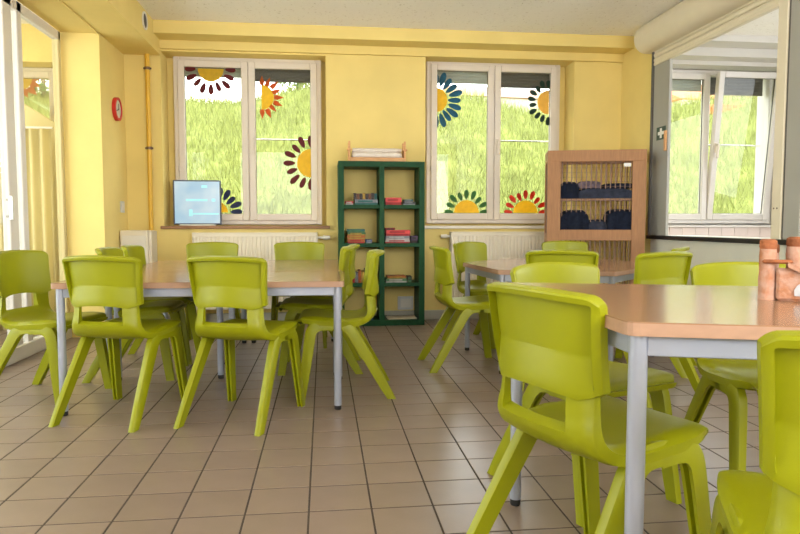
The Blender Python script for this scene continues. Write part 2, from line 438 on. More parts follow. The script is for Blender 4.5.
# first aid sign on hatch post
sg = thing('first_aid_sign', 'small green sign with a white cross on the hatch post', 'sign', (XR - .006, 5.40, 1.70))
build('panel', MB().bbox(-.003, 0, -.075, .075, -.055, .055, .001), 'sign_green', sg)
build('cross', MB().prism_x([(-.016, -.042), (.016, -.042), (.016, -.014), (.05, -.014), (.05, .014), (.016, .014), (.016, .042), (-.016, .042), (-.016, .014), (-.05, .014), (-.05, -.014), (-.016, -.014)], -.005, -.003), 'sign_white', sg)
build('wall_hook', MB().bbox(-.02, 0, -.012, .012, -.09, .08, .003), 'stick_wood', None, loc=(XR - .006, 5.31, 1.63))
tag(bpy.data.objects['wall_hook'], 'small orange wooden bar on the edge of the hatch post', 'bar')

# kitchen: beam, back splash tiles
struct(build('trim_10', MB().box(XR + .1, XKR, 6.02, YP, 2.53, ZC), 'wall_white'), 'white beam over the kitchen window', 'beam')
struct(build('trim_12', MB().box(XR + .1, XKR, 5.8, 6.02, 2.61, ZC), 'wall_white'), 'upper white ledge in the kitchen', 'beam')
sp = empty_struct('wall_kitchen_splashback', 'pink white tile row below the kitchen window', 'tiles')
stm = MB().bbox(-.068, .068, -.006, 0, -.075, .075, .002).mesh('tile', 'splash_tile')
for k in range(16):
    link('tile', stm, sp, (3.08 + k * .139, YP - .001, .872 - .06))
struct(build('trim_11', MB().bbox(3.06, 5.2, YP - .05, 6.40, .888, .906, .003), 'pvc_cool'), 'pale sill under the kitchen window', 'sill')
struct(build('kitchen_worktop', MB().bbox(3.25, XKR, 5.6, YP, .66, .70, .004), 'plastic_white'), 'white kitchen worktop under the window', 'worktop')

# ------------------------------------------------------------------ windows
def ring(mb, x0, x1, z0, z1, y0, y1, w_, wb=None):
    wb = wb or w_
    mb.bbox(x0, x0 + w_, y0, y1, z0, z1, .006); mb.bbox(x1 - w_, x1, y0, y1, z0, z1, .006)
    mb.bbox(x0 + w_ - .001, x1 - w_ + .001, y0, y1, z0, z0 + wb, .006); mb.bbox(x0 + w_ - .001, x1 - w_ + .001, y0, y1, z1 - w_, z1, .006)
    return mb
def window(name, label, x0, x1, z0, z1, y, m, tilt=False, shut=((.06, 'shutter_grey'), (.06, 'shutter_dark')), single=False, bar=1.6):
    root = empty_struct(name, label, 'window', ((x0 + x1) / 2, y, z0))
    W = (x1 - x0) / 2; H = z1 - z0
    build('frame', ring(MB(), -W, W, 0, H, 0, .07, .055), m, root)
    if single: sashes = [(-W + .04, W - .04)]
    else:
        build('mullion', MB().bbox(-.018, .018, .005, .07, .05, H - .05, .004), m, root)
        sashes = [(-W + .04, -.002), (.002, W - .04)]
    for k, (a, c) in enumerate(sashes):
        h = H - .075; ww = (c - a)
        loc = ((a + c) / 2, -.012, .038)
        rot = (R(6.0), 0, 0) if (tilt and k == 1) else (0, 0, 0)
        s = build('sash', ring(MB(), -ww / 2, ww / 2, 0, h, -.012, .05, .062), m, root, loc=loc, rot=rot)
        build('gasket', ring(MB(), -ww / 2 + .058, ww / 2 - .058, .058, h - .058, .012, .03, .007), 'gasket', s)
        build('pane', MB().box(-ww / 2 + .056, ww / 2 - .056, .018, .024, .056, h - .056), 'window_glass', s)
        if k == (0 if single else 1):
            hd = MB().bbox(-ww / 2 + .016, -ww / 2 + .044, -.02, -.012, h / 2 - .06, h / 2 + .04, .003)
            hd.bbox(-ww / 2 + .018, -ww / 2 + .042, -.055, -.02, h / 2 + .01, h / 2 + .03, .003)
            hd.bbox(-ww / 2 + .018, -ww / 2 + .042, -.06, -.04, h / 2 - .115, h / 2 + .03, .004)
            build('handle', hd, 'pvc_white', s, label='white lever handle')
        if k < len(shut) and shut[k]:
            hh, sm = shut[k]
            for q in range(max(1, int(hh / .03) + 2)):
                build('shutter_slat', MB().bbox(a + .03, c - .03, .085, .097, H - .05 - (q + 1) * .03, H - .05 - q * .03 - .001, .003), sm, root)
    for k in range(1 if single else 2):
        zz = .32 * H
        build('hinge', MB().cyl((-W + .042, -.024, zz), (-W + .042, -.024, zz + .05), .008, n=8), m, root)
    if bar: build('guard_rail', MB().cyl((0.03 if not single else -W + .05, .13, H * .525), (W - .05, .13, H * .525), .008, n=8), 'metal_bright', root)
    return root
w1 = window('window_1', 'white double casement window with red and orange sun stickers', -1.375, -0.012, ZS + .02, ZH + .005, 6.38, 'pvc_white', shut=((.075, 'shutter_grey'), (.10, 'shutter_dark')))
w2 = window('window_2', 'white double casement window with blue and green sun stickers', 1.003, 2.345, ZS + .03, ZH + .035, 6.38, 'pvc_white', shut=((.10, 'shutter_grey'), (.12, 'shutter_dark')))
w3 = window('window_3', 'white kitchen window with the right sash tilted inwards', 3.20, 4.64, .925, 2.485, 6.38, 'pvc_cool', tilt=True, shut=((.09, 'shutter_grey'), (.12, 'shutter_dark')))
w4 = window('window_4', 'small window in the room beyond the glass partition', -2.95, -2.37, 1.0, 2.34, 6.40, 'pvc_white', single=True, shut=(), bar=0)

# sun stickers on the panes
def petal_mb(r0, r1, wd, kind):
    if kind == 'oval':
        pts = []
        for k in range(14):
            t = 2 * PI * k / 14
            pts.append(((r0 + r1) / 2 + (r1 - r0) / 2 * math.cos(t), 1.12 * wd * math.sin(t) * (1 + .25 * math.cos(t))))
    else:
        pts = [(r0, -wd * .9), (r0 + (r1 - r0) * .35, -wd), (r1, 0.0), (r0 + (r1 - r0) * .35, wd), (r0, wd * .9)]
    return pts
def sticker(label, x, z, rc, r0, r1, wd, a0, a1, n, petal_m, core_m, kind='oval', y=6.3825, core=(0, 360)):
    t = thing('sun_sticker', label, 'sticker', (x, y, z), 0, 'sun stickers on the window panes')
    pts = []
    c0, c1 = core
    for k in range(25):
        q = R(c0 + (c1 - c0) * k / 24); pts.append((rc * math.cos(q), rc * math.sin(q)))
    if c1 - c0 >= 360: pts = pts[:-1]
    build('disc', MB().prism_y(pts, -.0015, 0), core_m, t)
    me = MB().prism_y(petal_mb(r0, r1, wd, kind), -.0015, 0).mesh('petal', petal_m)
    for k in range(n):
        a = a0 + (a1 - a0) * k / (n - 1)
        p = link('petal', me, t, (0, 0, 0), (0, -R(a), 0))
        s = 1 + .06 * math.sin(k * 2.3); p.scale = (s, 1, s)
    return t
sticker('dark red half sunflower hanging at the top of the left window pane', -1.035, 2.365, .118, .135, .235, .021, 182, 358, 9, 'dark_red', 'sun_yellow', core=(180, 360))
sticker('orange pointed sun on the left edge of a pane', -.572, 2.115, .115, .115, .205, .022, -88, 88, 9, 'orange_red', 'sun_yellow', kind='spike', core=(-90, 90))
sticker('dark maroon half flower on the right edge of a pane beside the bookcase', -.112, 1.50, .135, .15, .262, .022, 92, 268, 9, 'dark_red', 'sun_yellow', core=(90, 270))
sticker('dark blue quarter flower at the bottom of the pane behind the screen', -1.0, 1.03, .10, .125, .235, .022, 2, 100, 6, 'navy_petal', 'sun_yellow', core=(0, 180))
sticker('teal blue half flower with orange core on the left edge of the middle window', 1.09, 2.125, .118, .13, .265, .024, -88, 88, 11, 'teal_blue', 'sun_yellow', core=(-90, 90))
sticker('dark green half flower at the upper right of the middle window', 2.232, 2.125, .118, .135, .215, .02, 92, 268, 10, 'dark_green', 'sun_amber', core=(90, 270))
sticker('leaf green half sunflower at the bottom of a pane', 1.405, 1.03, .125, .135, .225, .02, 3, 177, 9, 'leaf_green', 'sun_yellow', core=(0, 180))
sticker('bright red half sunflower at the bottom of a pane by the cabinet', 2.005, 1.03, .125, .135, .225, .02, 3, 177, 9, 'bright_red', 'sun_yellow', core=(0, 180))
sticker('orange half sunflower seen through the glass partition', -2.74, 2.25, .12, .12, .21, .03, 182, 358, 9, 'orange_red', 'sun_yellow', kind='spike', y=6.404, core=(180, 360))

# ------------------------------------------------------------------ glazed partition on the left
gp = empty_struct('door_1', 'white framed glass partition on the left', 'glass door')
for (ya, yb) in ((5.50, 5.55), (4.80, 4.87), (4.60, 4.72), (3.35, 3.43), (2.0, 2.1), (.6, .7), (-.9, -.8), (YF, YF + .06)):
    build('post', MB().bbox(XG - .05, XG + .0, ya, yb, .0, 2.43, .005), 'wall_cream' if ya > 5 else 'pvc_cool', gp)
build('threshold', MB().bbox(XG - .05, XG + .015, YF, 5.55, 0, .10, .006), 'pvc_cool', gp)
build('head_rail', MB().bbox(XG - .05, XG, YF, 5.55, 2.36, 2.43, .005), 'pvc_cool', gp)
ys = [5.50, 4.87, 4.60, 3.43, 2.1, .7, -.8, YF + .06]; ye = [4.87, 4.72, 3.43, 2.1, .7, -.8, YF + .06]
for a, c in ((4.87, 5.50), (4.72, 4.80), (3.43, 4.60), (2.1, 3.35), (.7, 2.0), (-.8, .6), (YF + .06, -.9)):
    build('pane', MB().box(XG - .028, XG - .022, a, c, .10, 2.36), 'door_glass', gp)
hd = MB().cyl((XG + .03, 4.55, .95), (XG + .03, 4.55, 1.10), .012, n=10).cyl((XG, 4.55, .97), (XG + .03, 4.55, .97), .008, n=8).cyl((XG, 4.55, 1.08), (XG + .03, 4.55, 1.08), .008, n=8)
build('door_handle', hd, 'metal_bright', gp, smooth=True)
# stair flank and curtain folds in the room beyond
st = MB()
st.prism_y([(-2.24, 1.755), (-3.6, 2.62), (-3.6, .1), (-2.24, .1)], 6.02, 6.10)
struct(build('wall_stair_flank', st, 'wall_cream'), 'cream slanting stair wall beyond the glass', 'wall')
cur = thing('curtain', 'pale yellow curtain hanging beyond the glass partition', 'curtain', (-2.33, 5.75, .04))
vs = []; fs = []; n = 60
for k in range(n + 1):
    q = k / n; xx = -.36 + .46 * q; yy = .028 * math.sin(q * 34)
    vs += [(xx, yy, 0), (xx, yy, 1.66)]
for k in range(n): fs.append((2 * k, 2 * k + 2, 2 * k + 3, 2 * k + 1))
cm = MB().add(vs, fs)
co = build('drape', cm, 'wall_cream', cur, smooth=True, angle=80)
md = co.modifiers.new('thickness', 'SOLIDIFY'); md.thickness = .004
build('rod', MB().cyl((-.40, 0, 1.67), (.12, 0, 1.67), .01, n=10), 'pvc_cool', cur, smooth=True)

# ------------------------------------------------------------------ chairs
def catmull(P, n):
    P = np.array(P, float); m = len(P); out = []
    Q = np.vstack([2 * P[0] - P[1], P, 2 * P[-1] - P[-2]])
    for s in np.linspace(0, m - 1, n):
        i = min(int(s), m - 2); t = s - i
        p0, p1, p2, p3 = Q[i], Q[i + 1], Q[i + 2], Q[i + 3]
        out.append(.5 * ((2 * p1) + (-p0 + p2) * t + (2 * p0 - 5 * p1 + 4 * p2 - p3) * t * t + (-p0 + 3 * p1 - 3 * p2 + p3) * t ** 3))
    return np.array(out)
def seat_mesh():
    #        y      z     halfw  wrapY  dish  skirt
    st = [(.206, .388, .150, 0, 0, .000), (.213, .405, .158, 0, 0, .001), (.206, .423, .168, 0, .001, .003), (.182, .433, .184, 0, .003, .008),
          (.120, .432, .196, 0, .007, .02), (.040, .424, .198, 0, .011, .022), (-.040, .418, .197, 0, .012, .022), (-.105, .420, .192, .004, .010, .018),
          (-.152, .434, .184, .012, .007, .010), (-.182, .462, .176, .026, .002, .004), (-.196, .50, .169, .038, 0, .0), (-.201, .535, .166, .043, 0, 0), (-.203, .568, .165, .045, 0, 0)]
    S = catmull(st, 49)
    us = np.array([-1, -.985, -.94, -.86, -.76, -.66, -.55, -.4, -.2, 0, .2, .4, .55, .66, .76, .86, .94, .985, 1])
    TH = np.interp(np.arange(49) / 48 * 12, [0, 1.2, 2.5, 4, 7.5, 9, 10, 12], [.010, .022, .036, .040, .040, .034, .022, .012])
    bm = bmesh.new(); G = []; U = []
    n = len(S)
    for k, r in enumerate(S):
        y, z, hw, wr, di, sk = r
        d = S[min(n - 1, k + 1)][:2] - S[max(0, k - 1)][:2]; d = d / np.linalg.norm(d)
        nr = np.array((d[1], -d[0]))           # towards underside / rear
        if nr[1] > 0.2 or (abs(nr[1]) <= .2 and nr[0] > 0 and y < 0): nr = -nr
        if y > .1 and k < 3: nr = np.array((-.8, -.1))
        row = []; low = []
        for u in us:
            a = abs(u); e = max(0, (a - .80) / .20)
            p = (u * hw, y + 1.2 * wr * a ** 2.2, z + di * u * u - sk * e * e)
            t = TH[k] * (1 - .35 * max(0, (a - .86) / .14) ** 2)
            row.append(bm.verts.new(p)); low.append(bm.verts.new((p[0] * (1 - .02 * e), p[1] + nr[0] * t, p[2] + nr[1] * t)))
        G.append(row); U.append(low)
    keep = {}
    m = len(us)
    for i in range(n - 1):
        zc = (S[i][1] + S[i + 1][1]) / 2; yc = S[i][0]
        for j in range(m - 1):
            uc = abs(us[j] + us[j + 1]) / 2
            if yc < -.12 and zc > .472 and uc < .70 - max(0, (.485 - zc)) * 5: continue
            keep[(i, j)] = 1
    for (i, j) in keep:
        bm.faces.new((G[i][j], G[i][j + 1], G[i + 1][j + 1], G[i + 1][j]))
        bm.faces.new((U[i][j], U[i + 1][j], U[i + 1][j + 1], U[i][j + 1]))
        for (di_, dj_, p, q) in ((-1, 0, (i, j), (i, j + 1)), (1, 0, (i + 1, j), (i + 1, j + 1)), (0, -1, (i, j), (i + 1, j)), (0, 1, (i, j + 1), (i + 1, j + 1))):
            if (i + di_, j + dj_) not in keep:
                bm.faces.new((G[p[0]][p[1]], G[q[0]][q[1]], U[q[0]][q[1]], U[p[0]][p[1]]))
    bmesh.ops.recalc_face_normals(bm, faces=bm.faces[:])
    bmesh.ops.delete(bm, geom=[v for v in bm.verts if not v.link_faces], context='VERTS')
    me = bpy.data.meshes.new('seat'); bm.to_mesh(me); bm.free()
    me.materials.append(M['chair_green'])
    me.polygons.foreach_set('use_smooth', [True] * len(me.polygons)); me.set_sharp_from_angle(angle=R(50))
    return me
def back_mesh():
    us = [-1, -.985, -.955, -.925, -.915, -.89, -.75, -.5, -.25, 0, .25, .5, .75, .89, .915, .925, .955, .985, 1]
    vs_ = [0, .02, .07, .16, .26, .37, .40, .43, .55, .70, .85, .895, .905, .92, .955, .985, 1]
    Tk = .030
    bm = bmesh.new()
    def half(v): return .182 + .0165 * v
    F = []; B = []
    for v in vs_:
        fr = []; br = []
        for u in us:
            hw = half(v); a = abs(u)
            ztop = .768 + .012 * (1 - u * u) - (.014 * max(0, (a - .86) / .14) ** 2)
            zbot = .548 + .016 * min(1, a / .8) ** 2 * -1 + .022 * max(0, (a - .8) / .2)
            z = zbot + (ztop - zbot) * v
            x = u * hw
            yf = -.192 - .030 * v + .060 * a ** 2.1 - .004 * math.sin(PI * v)
            # rounded rim
            rim = 0
            if v > .955: rim = (v - .955) / .045
            e = .45 * Tk * (rim ** 2) * .5 + .3 * Tk * (max(0, (a - .955) / .045) ** 2) * .5
            rec = 0
            if a < .92 and v < .90:
                rec = .023 * min(1, max(0, (v - .05) / .35)) 
                if v >= .40: rec = .023
            if v >= .895 or a >= .915: rec = 0 if (v > .897 or a > .917) else rec
            lip = .006 * max(0, (v - .88) / .12) if v > .88 else 0
            fr.append(bm.verts.new((x, yf - e - lip * .4, z)))
            br.append(bm.verts.new((x * (1 - .012 * rim), yf - Tk - lip + e + rec, z - (.004 * rim))))
        F.append(fr); B.append(br)
    n, m = len(vs_), len(us)
    for i in range(n - 1):
        for j in range(m - 1):
            bm.faces.new((F[i][j], F[i][j + 1], F[i + 1][j + 1], F[i + 1][j]))
            bm.faces.new((B[i][j], B[i + 1][j], B[i + 1][j + 1], B[i][j + 1]))
    for i in range(n - 1):
        bm.faces.new((F[i][0], F[i + 1][0], B[i + 1][0], B[i][0])); bm.faces.new((F[i][-1], B[i][-1], B[i + 1][-1], F[i + 1][-1]))
    for j in range(m - 1):
        bm.faces.new((F[0][j], B[0][j], B[0][j + 1], F[0][j + 1])); bm.faces.new((F[-1][j], F[-1][j + 1], B[-1][j + 1], B[-1][j]))
    bmesh.ops.recalc_face_normals(bm, faces=bm.faces[:])
    me = bpy.data.meshes.new('backrest'); bm.to_mesh(me); bm.free()
    me.materials.append(M['chair_green'])
    me.polygons.foreach_set('use_smooth', [True] * len(me.polygons)); me.set_sharp_from_angle(angle=R(15))
    return me
def leg_mesh(front, side):
    if front: path = [(.02, .390), (.075, .392), (.112, .386), (.137, .364), (.149, .322), (.168, .19), (.197, 0.0)]
    else: path = [(.05, .392), (.00, .394), (-.035, .386), (-.064, .360), (-.092, .315), (-.175, .175), (-.276, 0.0)]
    P = catmull(path, 19)
    bm = bmesh.new(); prev = None
    n = len(P)
    for k, (y, z) in enumerate(P):
        t = min(1, max(0, (.39 - z) / .39))
        if k == 0: d = P[1] - P[0]
        elif k == n - 1: d = np.array((0, -1.0)); 
        else: d = P[k + 1] - P[k - 1]
        d = d / np.linalg.norm(d)
        if k == n - 1: nrm = np.array((1.0, 0))
        else: nrm = np.array((-d[1], d[0]))
        if k == n - 1 and nrm @ np.array((-(P[k] - P[k - 1])[1], (P[k] - P[k - 1])[0])) < 0: nrm = -nrm
        xc = .176 + (.020 if front else .026) * t
        ha = .0175 - .004 * t       # lateral half size
        hb = (.0275 - .006 * t)     # in-plane half size
        g = ha * .42; dp = hb * .75
        q = 1.0 if front else -1.0
        # section (a outward, b in plane): channel open on the hidden side (rear for front legs, front for rear legs)
        sec = [(-ha, hb * q), (-ha * .6, hb * 1.12 * q), (ha * .6, hb * 1.12 * q), (ha, hb * .8 * q), (ha, -hb * q), (g, -hb * q), (g * .8, (-hb + dp) * q), (-g * .8, (-hb + dp) * q), (-g, -hb * q), (-ha, -hb * q)]
        row = [bm.verts.new((side * (xc + a), y + nrm[0] * b_, z + nrm[1] * b_)) for a, b_ in sec]
        if prev:
            for i in range(len(sec)): bm.faces.new((prev[i], prev[(i + 1) % 10], row[(i + 1) % 10], row[i]))
        else: first = row
        prev = row
    bm.faces.new(prev); bm.faces.new(first[::-1])
    bmesh.ops.recalc_face_normals(bm, faces=bm.faces[:])
    me = bpy.data.meshes.new('leg'); bm.to_mesh(me); bm.free()
    me.materials.append(M['chair_green'])
    me.polygons.foreach_set('use_smooth', [True] * len(me.polygons)); me.set_sharp_from_angle(angle=R(50))
    return me
CH = dict(seat=seat_mesh(), backrest=back_mesh())
LEGS = [leg_mesh(f, s) for f in (0, 1) for s in (-1, 1)]
proto = None
def chair(x, y, fx, fy, label, group):
    rz = math.atan2(-fx, fy)
    t = thing('plastic_chair', label, 'chair', (x, y, 0), rz, group)
    link('seat', CH['seat'], t); link('backrest', CH['backrest'], t)
    for l in LEGS: link('leg', l, t)
    return t
GL = 'lime chairs around the left table group'; GR = 'lime chairs around the right tables'
chair(-0.957, 3.305, 0.3, 0.95, 'lime chair with its back to us at the front of the left table, left one', GL)
chair(-0.372, 3.195, 0.37, 0.93, 'lime chair with its back to us at the front of the left table, right one', GL)
chair(-1.445, 3.66, 0.95, -0.3, 'lime chair at the left end of the table, cut by the left picture edge', GL)
chair(-1.1, 4.14, 1, 0, 'lime chair on the left table side below the clock, nearer one, only its top showing', GL)
chair(-1.085, 4.58, 1, 0, 'lime chair on the left table side nearest the yellow pipe, only its top showing', GL)
chair(-0.86, 5.06, 0, -1, 'lime chair facing us at the far table edge below the lit screen', GL)
chair(-0.19, 5.06, 0, -1, 'lime chair facing us at the far table edge left of the bookcase', GL)
chair(0.078, 3.6, -1, 0.02, 'lime chair in side view at the near right corner of the left table', GL)
chair(-0.06, 4.19, -1, 0.02, 'lime chair tucked in behind the side-view chair at the left table', GL)
chair(0, 4.63, -1, 0.02, 'farthest lime chair on the right side of the left table, before the bookcase', GL)
chair(0.675, 1.555, 0.93, 0.367, 'large lime chair in the foreground, seen from behind at the near table', GR)
chair(0.872, 0.95, 0.4, 0.917, 'lime chair cut off by the bottom right picture corner', GR)
chair(0.9, 2.12, 0.35, -0.94, 'lime chair at the far side of the near table, just behind the foreground chair', GR)
chair(1.51, 2.05, -0.12, -0.99, 'lime chair facing us across the near table, beside the clay castle', GR)
chair(1.38, 3.67, 0.38, 0.925, 'lime chair with its back to us at the front of the back table', GR)
chair(1.71, 3.41, -0.35, 0.94, 'lime chair with its back to us below the hatch, nearer of the two', GR)
chair(2.05, 3.98, -0.8, 0.6, 'lime chair below the hatch, farther one with only a pale top rim showing', GR)
chair(2, 5.1, 0, -1, 'lime chair facing us in front of the mesh cabinet, mostly hidden', GR)
chair(1.27, 4.97, 0.62, -0.78, 'lime chair in front of the middle window radiator at the back table', GR)
chair(0.935, 4.17, 1, 0.04, 'lime chair in side view at the left end of the back table', GR)

# ------------------------------------------------------------------ tables
def inset(poly, d):
    n = len(poly); out = []
    for i in range(n):
        p = Vector(poly[i]); a = (Vector(poly[i - 1]) - p).normalized(); c = (Vector(poly[(i + 1) % n]) - p).normalized()
        bis = (a + c).normalized(); s = math.sqrt(max(1e-6, (1 - a.dot(c)) / 2))
        out.append(tuple(p + bis * (d / s)))
    return out
def chamfer(poly, d):
    out = []
    n = len(poly)
    for i in range(n):
        p = Vector(poly[i]); a = (Vector(poly[i - 1]) - p).normalized(); c = (Vector(poly[(i + 1) % n]) - p).normalized()
        for k in range(4):
            t = k / 3; out.append(tuple(p + a * d * (1 - t) ** 2 + c * d * t ** 2))
    return out
def table(label, poly, zt, legs=None, group='grey legged beech tables', rz=0, origin=None, r=.0185):
    cx = sum(p[0] for p in poly) / len(poly); cy = sum(p[1] for p in poly) / len(poly)
    if origin is None: origin = (cx, cy)
    loc = [(x - origin[0], y - origin[1]) for x, y in poly]
    t = thing('table', label, 'table', (origin[0], origin[1], 0), rz, group)
    top = chamfer(loc, .022); th = .028
    tp = build('tabletop', MB().prism(top, zt - .0025, zt), 'beech_top', t)
    build('edge_band', MB().prism(top, zt - th, zt - .0025), 'beech_edge', tp)
    ip = inset(loc, .034)
    if legs is None: legs = range(len(ip))
    n = len(ip)
    for i in range(n):
        a = Vector(ip[i]); c = Vector(ip[(i + 1) % n]); d = (c - a); L = d.length; ang = math.atan2(d.y, d.x)
        build('rail', MB().bbox(.015, L - .015, -.011, .011, zt - th - .043, zt - th, .002), 'steel_grey', t, loc=(a.x, a.y, 0), rot=(0, 0, ang))
    lm = MB().cyl((0, 0, .022), (0, 0, zt - th), r, n=20).mesh('leg', 'steel_grey', True, 40)
    fm = MB().lathe([(r * .80, 0), (r * .92, .004), (r * .92, .022)], n=16).mesh('foot_cap', 'black_rubber', True, 40)
    for i in legs:
        l = link('leg', lm, t, (ip[i][0], ip[i][1], 0)); link('foot_cap', fm, l)
    return t
ZT = .642
def rect(x0, x1, y0, y1): return [(x0, y0), (x1, y0), (x1, y1), (x0, y1)]
table('beech topped table nearest us in the left group', rect(-.69, .69, -.345, .345), ZT, origin=(0, 0), rz=0).location = (-.58, 3.555, 0)
bpy.data.objects['table'].rotation_euler = (0, 0, R(-2.0))
table('beech table joined behind on the left, below the clock', rect(-1.235, -.582, 3.93, 5.16), ZT)
table('beech table joined behind on the right, toward the bookcase', rect(-.578, .105, 3.915, 5.16), ZT)
table('six sided beech table in front of the mesh cabinet', [(1.0, 4.66), (1.05, 3.86), (1.70, 3.65), (2.30, 4.26), (2.28, 4.95), (1.47, 5.15)], ZT)
table('large beech table in the right foreground carrying the clay castle', [(.588, 1.205), (1.75, .85), (1.75, 1.73), (.585, 2.085)], .73)

# ------------------------------------------------------------------ clay castle on near table
cs = thing('clay_castle', 'rough terracotta castle with round towers on the near table', 'sculpture', (1.138, 1.525, .73), R(-37))
def tower(x, y, r, h, z0=0.0):
    prof = [(r * 1.05, z0), (r, z0 + .012)]
    for k in range(1, 7):
        prof.append((r * (1 + .045 * math.sin(k * 2.1 + x * 90)), z0 + .012 + (h - z0 - .012) * k / 6))
    q = build('tower', MB().lathe(prof, (x, y, 0), 18), 'terracotta', cs, smooth=True, angle=50)
    build('battlement', MB().lathe([(r * .95, h - .001), (r * 1.05, h + .005), (r * 1.0, h + .020), (r * .72, h + .024), (r * .62, h + .010)], (x, y, 0), 18), 'terracotta_dark', q, smooth=True, angle=45)
tower(-.024, -.012, .0195, .128); tower(.038, .012, .023, .134); tower(-.02, .085, .02, .115); tower(.10, .07, .022, .125)
build('castle_wall', MB().bbox(-.004, .115, -.034, -.010, 0, .080, .007), 'terracotta', cs)
build('castle_wall', MB().bbox(-.032, -.010, -.004, .088, 0, .078, .006), 'terracotta', cs)
build('castle_wall', MB().bbox(.088, .112, -.012, .07, 0, .08, .006), 'terracotta', cs)
build('castle_wall', MB().bbox(-.02, .10, .072, .092, 0, .075, .006), 'terracotta', cs)
build('walkway', MB().bbox(-.036, .03, -.042, -.022, .092, .102, .004), 'terracotta_dark', cs, label='narrow clay walkway between the towers')
build('ramp', MB().add([(.02, -.046, .085), (.10, -.05, .045), (.10, -.036, .045), (.02, -.03, .085), (.02, -.046, .097), (.10, -.05, .057), (.10, -.036, .057), (.02, -.03, .097)],
      [(0, 1, 2, 3), (4, 5, 6, 7), (0, 1, 5, 4), (1, 2, 6, 5), (2, 3, 7, 6), (3, 0, 4, 7)]), 'terracotta', cs)
gt = [(.036, .014), (.056, .014), (.057, .028), (.052, .038), (.046, .044), (.040, .038), (.035, .028)]
build('gate', MB().prism_y(gt, -.0385, -.030), 'clay_grey', cs, label='small grey pointed gate')

# ------------------------------------------------------------------ bookcase
BX0, BX1, BY0, BY1, BZ = .133, .908, 5.86, 6.185, 1.478
bk = thing('bookcase', 'dark green open-backed bookcase with two columns of cubes', 'bookcase', ((BX0 + BX1) / 2, (BY0 + BY1) / 2, 0))
hw = (BX1 - BX0) / 2; hd_ = (BY1 - BY0) / 2; tf = .05; ti = .022
build('side_panel', MB().bbox(-hw, -hw + tf, -hd_, hd_, 0, BZ - tf, .002), 'green_wood', bk)
build('side_panel', MB().bbox(hw - tf, hw, -hd_, hd_, 0, BZ - tf, .002), 'green_wood', bk)
build('top_panel', MB().bbox(-hw, hw, -hd_, hd_, BZ - tf, BZ, .002), 'green_wood', bk)
build('bottom_panel', MB().bbox(-hw + tf, hw - tf, -hd_, hd_, 0, tf, .002), 'green_wood', bk)
build('divider', MB().bbox(-.022, .022, -hd_, hd_, tf, BZ - tf, .002), 'green_wood', bk)
SHZ = [.05, .39, .748, 1.092]
for z in SHZ[1:]:
    for a, c in ((-hw + tf, -.022), (.022, hw - tf)):
        build('shelf', MB().bbox(a, c, -hd_, hd_, z - .034, z, .002), 'green_wood', bk)
xc = (BX0 + BX1) / 2
CL = (BX0 + tf, xc - .022); CR = (xc + .022, BX1 - tf)
def box_item(name, label, cat, x0, x1, z0, h, y0, d, m, m2, group, lid=True, rz=0):
    o = thing(name, label, cat, ((x0 + x1) / 2, y0 + d / 2, z0), rz, group); W = (x1 - x0) / 2
    if name == 'board_game':
        build('box_base', MB().bbox(-W + .002, W - .002, -d / 2 + .002, d / 2 - .002, 0, h * .55, .001), m2, o)
        l = build('lid', MB().bbox(-W, W, -d / 2, d / 2, h * .35, h, .002), m, o)
        build('title_strip', MB().box(-W * .7, W * .55, -d / 2 - .0008, -d / 2 + .001, h * .5, h * .82), m2, l)
    else:
        build('cover', MB().box(-W, W, -d / 2, d / 2, 0, .002).box(-W, W, -d / 2, d / 2, h - .002, h).box(-W, W, -d / 2 - .001, -d / 2 + .002, 0, h), m, o)
        build('pages', MB().box(-W + .002, W - .003, -d / 2 + .002, d / 2 - .004, .002, h - .002), 'paper', o)
    return o
Y0 = BY0 + .03; G1 = 'games and books in the green bookcase'
z = SHZ[3]
box_item('board_game', 'small red box at the left end of the top bookcase shelf', 'game box', CL[0] + .01, CL[0] + .085, z, .032, Y0, .15, 'book_red', 'book_white', G1)
box_item('board_game', 'pale teal box lying under the dark striped one on the top left shelf', 'game box', CL[0] + .095, CL[1] - .012, z, .048, Y0, .2, 'book_grey', 'book_teal', G1)
for k in range(8):
    xx = CL[0] + .088 + k * .0262
    box_item('paperback', ['leftmost', 'second', 'third', 'fourth', 'fifth', 'sixth', 'seventh', 'rightmost'][k] + ' thin paperback in the row standing on the teal box', 'book', xx, xx + .024, z + .0485, .052 + .004 * (k % 3 == 0), Y0 + .005, .13, ['book_dark', 'book_brown', 'book_dark', 'book_yellow', 'book_dark', 'book_brown', 'book_dark', 'book_teal'][k], 'paper', 'thin paperbacks on the teal box')
box_item('board_game', 'bright red box on the top right bookcase shelf', 'game box', CR[0] + .012, CR[0] + .158, z, .066, Y0, .2, 'red', 'book_red', G1)
box_item('board_game', 'low grey green box at the right of the top bookcase shelf', 'game box', CR[0] + .17, CR[1] - .03, z, .03, Y0, .18, 'book_dark', 'book_grey', G1)
box_item('board_game', 'slim teal box on the low dark one at the right of the top shelf', 'game box', CR[0] + .185, CR[1] - .05, z + .0305, .02, Y0, .16, 'book_teal', 'book_grey', G1)
z = SHZ[2]
hh = [(.036, 'book_orange', 'book_red', 'orange'), (.034, 'book_orange', 'book_yellow', 'amber orange'), (.026, 'book_green', 'book_yellow', 'pale green'), (.028, 'book_teal', 'book_green', 'teal')]
zz = z
for k, (h_, m1, m2, cn) in enumerate(hh):
    box_item('board_game', cn + ' game box in the pile on the second left shelf', 'game box', CL[0] + .03 - .006 * (k % 2), CL[0] + .185 + .004 * k - .01 * (k == 3), zz, h_, Y0, .2, m1, m2, G1); zz += h_ + .0005
box_item('board_game', 'small blue box right of the pile on the second left shelf', 'game box', CL[0] + .195, CL[0] + .25, z, .034, Y0, .12, 'book_blue', 'book_grey', G1)
zz = z
